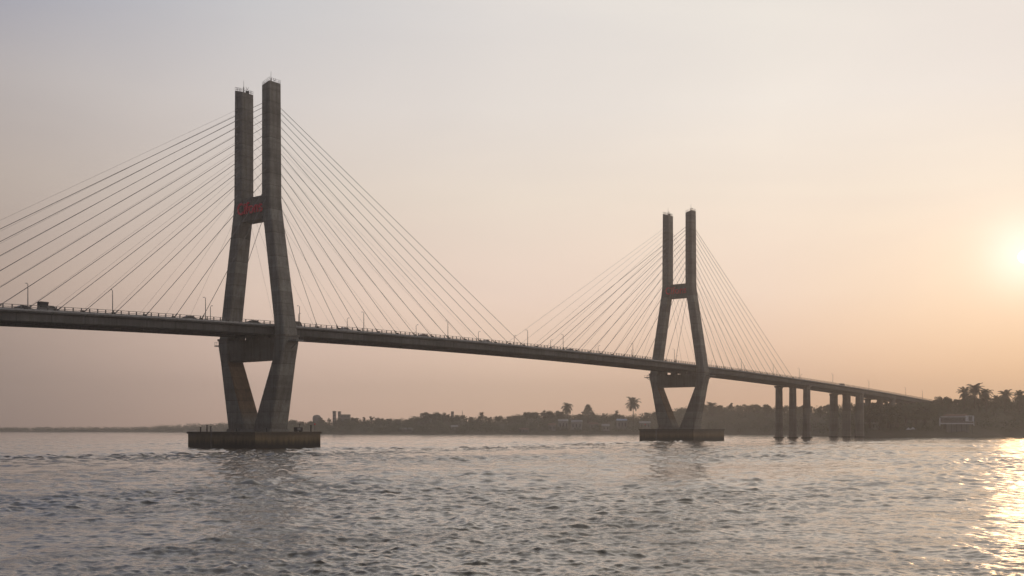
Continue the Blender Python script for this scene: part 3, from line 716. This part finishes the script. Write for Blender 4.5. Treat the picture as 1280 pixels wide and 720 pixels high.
# small boats
def boat(px, y, L, label):
    Z = CAMZ/(y-536)*F; o = empty('canoe', (wx(px,Z), Z, .0), random.uniform(-.3,.3)); m = MB(); rings = []
    for k in range(9):
        f = k/8*2-1; w_ = .75*(1-abs(f)**2.4)+.04; z = .45+.5*abs(f)**3
        rings.append([(f*L/2,-w_,z),(f*L/2,-w_*.6,-.15),(f*L/2,w_*.6,-.15),(f*L/2,w_,z),(f*L/2,w_*.8,z-.03),(f*L/2,w_*.5,.1),(f*L/2,-w_*.5,.1),(f*L/2,-w_*.8,z-.03)])
    m.loft(rings); m.build('hull', M['wood'], o, True)
    m = MB(); m.box((-L*.2,-.6,.3),(-L*.2+.3,.6,.36)); m.box((L*.2,-.6,.3),(L*.2+.3,.6,.36)); m.build('thwarts', M['wood'], o)
    tag(o, label, 'boat', 'canoes near the far shore')
boat(730, 543.3, 9, 'small dark canoe off the houses left of the right pylon')
boat(1168, 545.9, 8, 'small dark canoe off the right bank below the hoarding')

# ------------------------------------------------------------------ water: one disc, finer in front, real wave shapes
def water():
    a0 = np.radians(np.concatenate([np.linspace(-35,35,1350), np.linspace(36,324,60)[1:-1]]))
    rr = [0.0, 4, 9, 15, 22, 29, 35, 40]
    r = 40.0
    while r < 2900: r *= (1.0017 if r < 120 else 1.0026); rr.append(r)
    rr = np.array(rr[1:]); na, nr = len(a0), len(rr)
    A, Rr = np.meshgrid(a0, rr); X = (np.sin(A)*Rr); Y = (np.cos(A)*Rr); X0, Y0 = X, Y
    Hh = np.zeros_like(X); DX = np.zeros_like(X); DY = np.zeros_like(X)
    dr = np.where(rr < 120, .0017*rr, .0026*rr); dr = np.maximum(dr, .07)
    nw = 120; lam = np.exp(rng.uniform(np.log(.3), np.log(10), nw)); lam.sort()
    dirs = np.radians(-100)+rng.normal(0, .95, nw); ph = rng.uniform(0, 6.28, nw)
    slope = .0235*np.ones(nw)*np.where(lam > 3, .62, 1.0)*np.where(lam < 1.6, 1.45, 1.1)*np.where(lam > 8, .7, 1.0)
    # gusts: rougher and calmer patches, and a rippled current line downstream of the piers
    mod = .9+.2*np.sin(X*.045+Y*.012+1)+.2*np.sin(X*-.016+Y*.05+2.)+.16*np.sin(X*.11-Y*.07)
    yc = 362+1.85*X+.006*X*X; yc = np.where(X < -150, 220+.2*(X+150), yc); wd_ = 14+.05*np.abs(Y)
    cur_ = .6*np.exp(-((Y-yc-8*np.sin(X*.05))/wd_)**2)*1.35*(1+.6*np.sin(X*.09+Y*.05)*np.sin(X*.023-Y*.11+1))
    open_ = np.clip((np.hypot(X,Y)-85)/150, 0, 1)*(.75+.5*np.sin(X*.031+Y*.017)*np.sin(X*-.013+Y*.041+2))   # rougher out in the main stream
    mod = np.clip(mod+cur_, .35, 2.6)
    for l, d, p, s in zip(lam, dirs, ph, slope):
        k = 2*math.pi/l; wgt = np.clip((l/dr-2.2)/3.0, 0, 1); ii = np.nonzero(wgt > 0)[0]
        if len(ii) == 0: continue
        n = ii.max()+1; cd, sd = math.cos(d), math.sin(d); x, y = X0[:n], Y0[:n]
        q = k*(cd*x+sd*y) + p + .9*np.sin(x*.21/l+p)+.7*np.sin(y*.15/l+2*p)
        # wave groups: each train swells and dies away over a few wavelengths
        e1, e2 = k*rng.uniform(.13,.3), k*rng.uniform(.13,.3)
        g = np.sin(e1*(x*cd+y*sd)+p*3+1.3*np.sin(e2*x*.4+p))*np.sin(e2*(-x*sd+y*cd)*.8+p*5+1.1*np.sin(e1*y*.5))
        a = s/k*wgt[:n,None]*mod[:n]*np.exp(1.25*g-.3)*(1+open_[:n]*(1.3 if l > 2.2 else .3))
        sn = np.sin(q); cs = np.cos(q); Hh[:n] += a*(sn+.25*np.cos(2*q)); DX[:n] += .9*a*cs*cd; DY[:n] += .9*a*cs*sd
    X = X0+DX; Y = Y0+DY
    co_ = np.stack([X.ravel(), Y.ravel(), Hh.ravel()], 1).astype(np.float32)
    co_ = np.vstack([co_, [[0,0,0]]]).astype(np.float32)
    i = np.arange(nr-1)[:,None]; j = np.arange(na)[None,:]; jn = (j+1) % na
    quads = np.stack([i*na+j+0*i, i*na+jn, (i+1)*na+jn, (i+1)*na+j+0*i], -1).reshape(-1,4)[:, ::-1]
    c = nr*na; tri = np.stack([np.full(na, c), (np.arange(na)+1) % na, np.arange(na)], 1)
    me = bpy.data.meshes.new('river_water'); me.vertices.add(len(co_)); me.vertices.foreach_set('co', co_.ravel())
    nl = quads.size+tri.size; me.loops.add(nl); me.loops.foreach_set('vertex_index', np.concatenate([quads.ravel(), tri.ravel()]).astype(np.int32))
    npoly = len(quads)+len(tri); me.polygons.add(npoly)
    me.polygons.foreach_set('loop_start', np.concatenate([np.arange(len(quads))*4, len(quads)*4+np.arange(len(tri))*3]).astype(np.int32))
    me.polygons.foreach_set('use_smooth', np.ones(npoly, bool)); me.update(calc_edges=True); me.validate()
    m_, nt, b = new_mat('river water')
    v = coord(nt, (1,1,1), 'Object'); v2 = coord(nt, (.55,1,1))
    b.inputs['IOR'].default_value = 1.62; b.inputs['Roughness'].default_value = .06
    b.inputs['Coat Weight'].default_value = .6; b.inputs['Coat IOR'].default_value = 1.45; b.inputs['Coat Roughness'].default_value = .16
    b.inputs['Specular Tint'].default_value = (1,.94,.83,1)
    silt = noise(nt, coord(nt, (.01,.035,1)), 1, 4, .6)
    nt.links.new(ramp(nt, silt, [(.3, (.045,.037,.026)), (.7, (.072,.058,.038))]).outputs[0], b.inputs['Base Color'])
    h1 = noise(nt, v2, 2.2, 4, .65, .5); h2 = noise(nt, v2, .5, 6, .68, .4); 
    streak = noise(nt, coord(nt, (.05,.11,1)), 1, 9, .78, .5)
    amp = ramp(nt, streak, [(.38, (.06,.06,.06)), (.52, (.3,.3,.3)), (.66, (1.5,1.5,1.5))]).outputs[0]
    h = mathn(nt, 'ADD', mathn(nt, 'MULTIPLY', h1, .07), mathn(nt, 'MULTIPLY', h2, .5))
    h = mathn(nt, 'MULTIPLY', h, amp)
    bump(nt, b, h, .25, 1.0)
    me.materials.append(m_)
    o = bpy.data.objects.new('river_water', me); COL.objects.link(o)
    tag(o, 'wide brownish grey river with small choppy waves', None, None, 'structure')
water()
m = MB(); m.box((-3200,-3200,-8),(3200,3200,-6)); tag(m.build('river_bed', M['ground']), 'river bed under the water', None, None, 'structure')

# ------------------------------------------------------------------ haze
m = MB(); m.box((-3300,-3300,-9),(3300,3300,134)); hz_ = m.build('haze', None); hm = bpy.data.materials.new('haze air'); hm.use_nodes = True
nt = hm.node_tree; nt.nodes.remove(nt.nodes['Principled BSDF'])
pv = N(nt, 'ShaderNodeVolumePrincipled'); pv.inputs['Density'].default_value = .0003; pv.inputs['Color'].default_value = (.95,.89,.84,1); pv.inputs['Anisotropy'].default_value = .6
nt.links.new(pv.outputs[0], nt.nodes['Material Output'].inputs['Volume']); hz_.data.materials.append(hm)
tag(hz_, 'warm smoky haze over the river', 'haze', None, 'stuff')
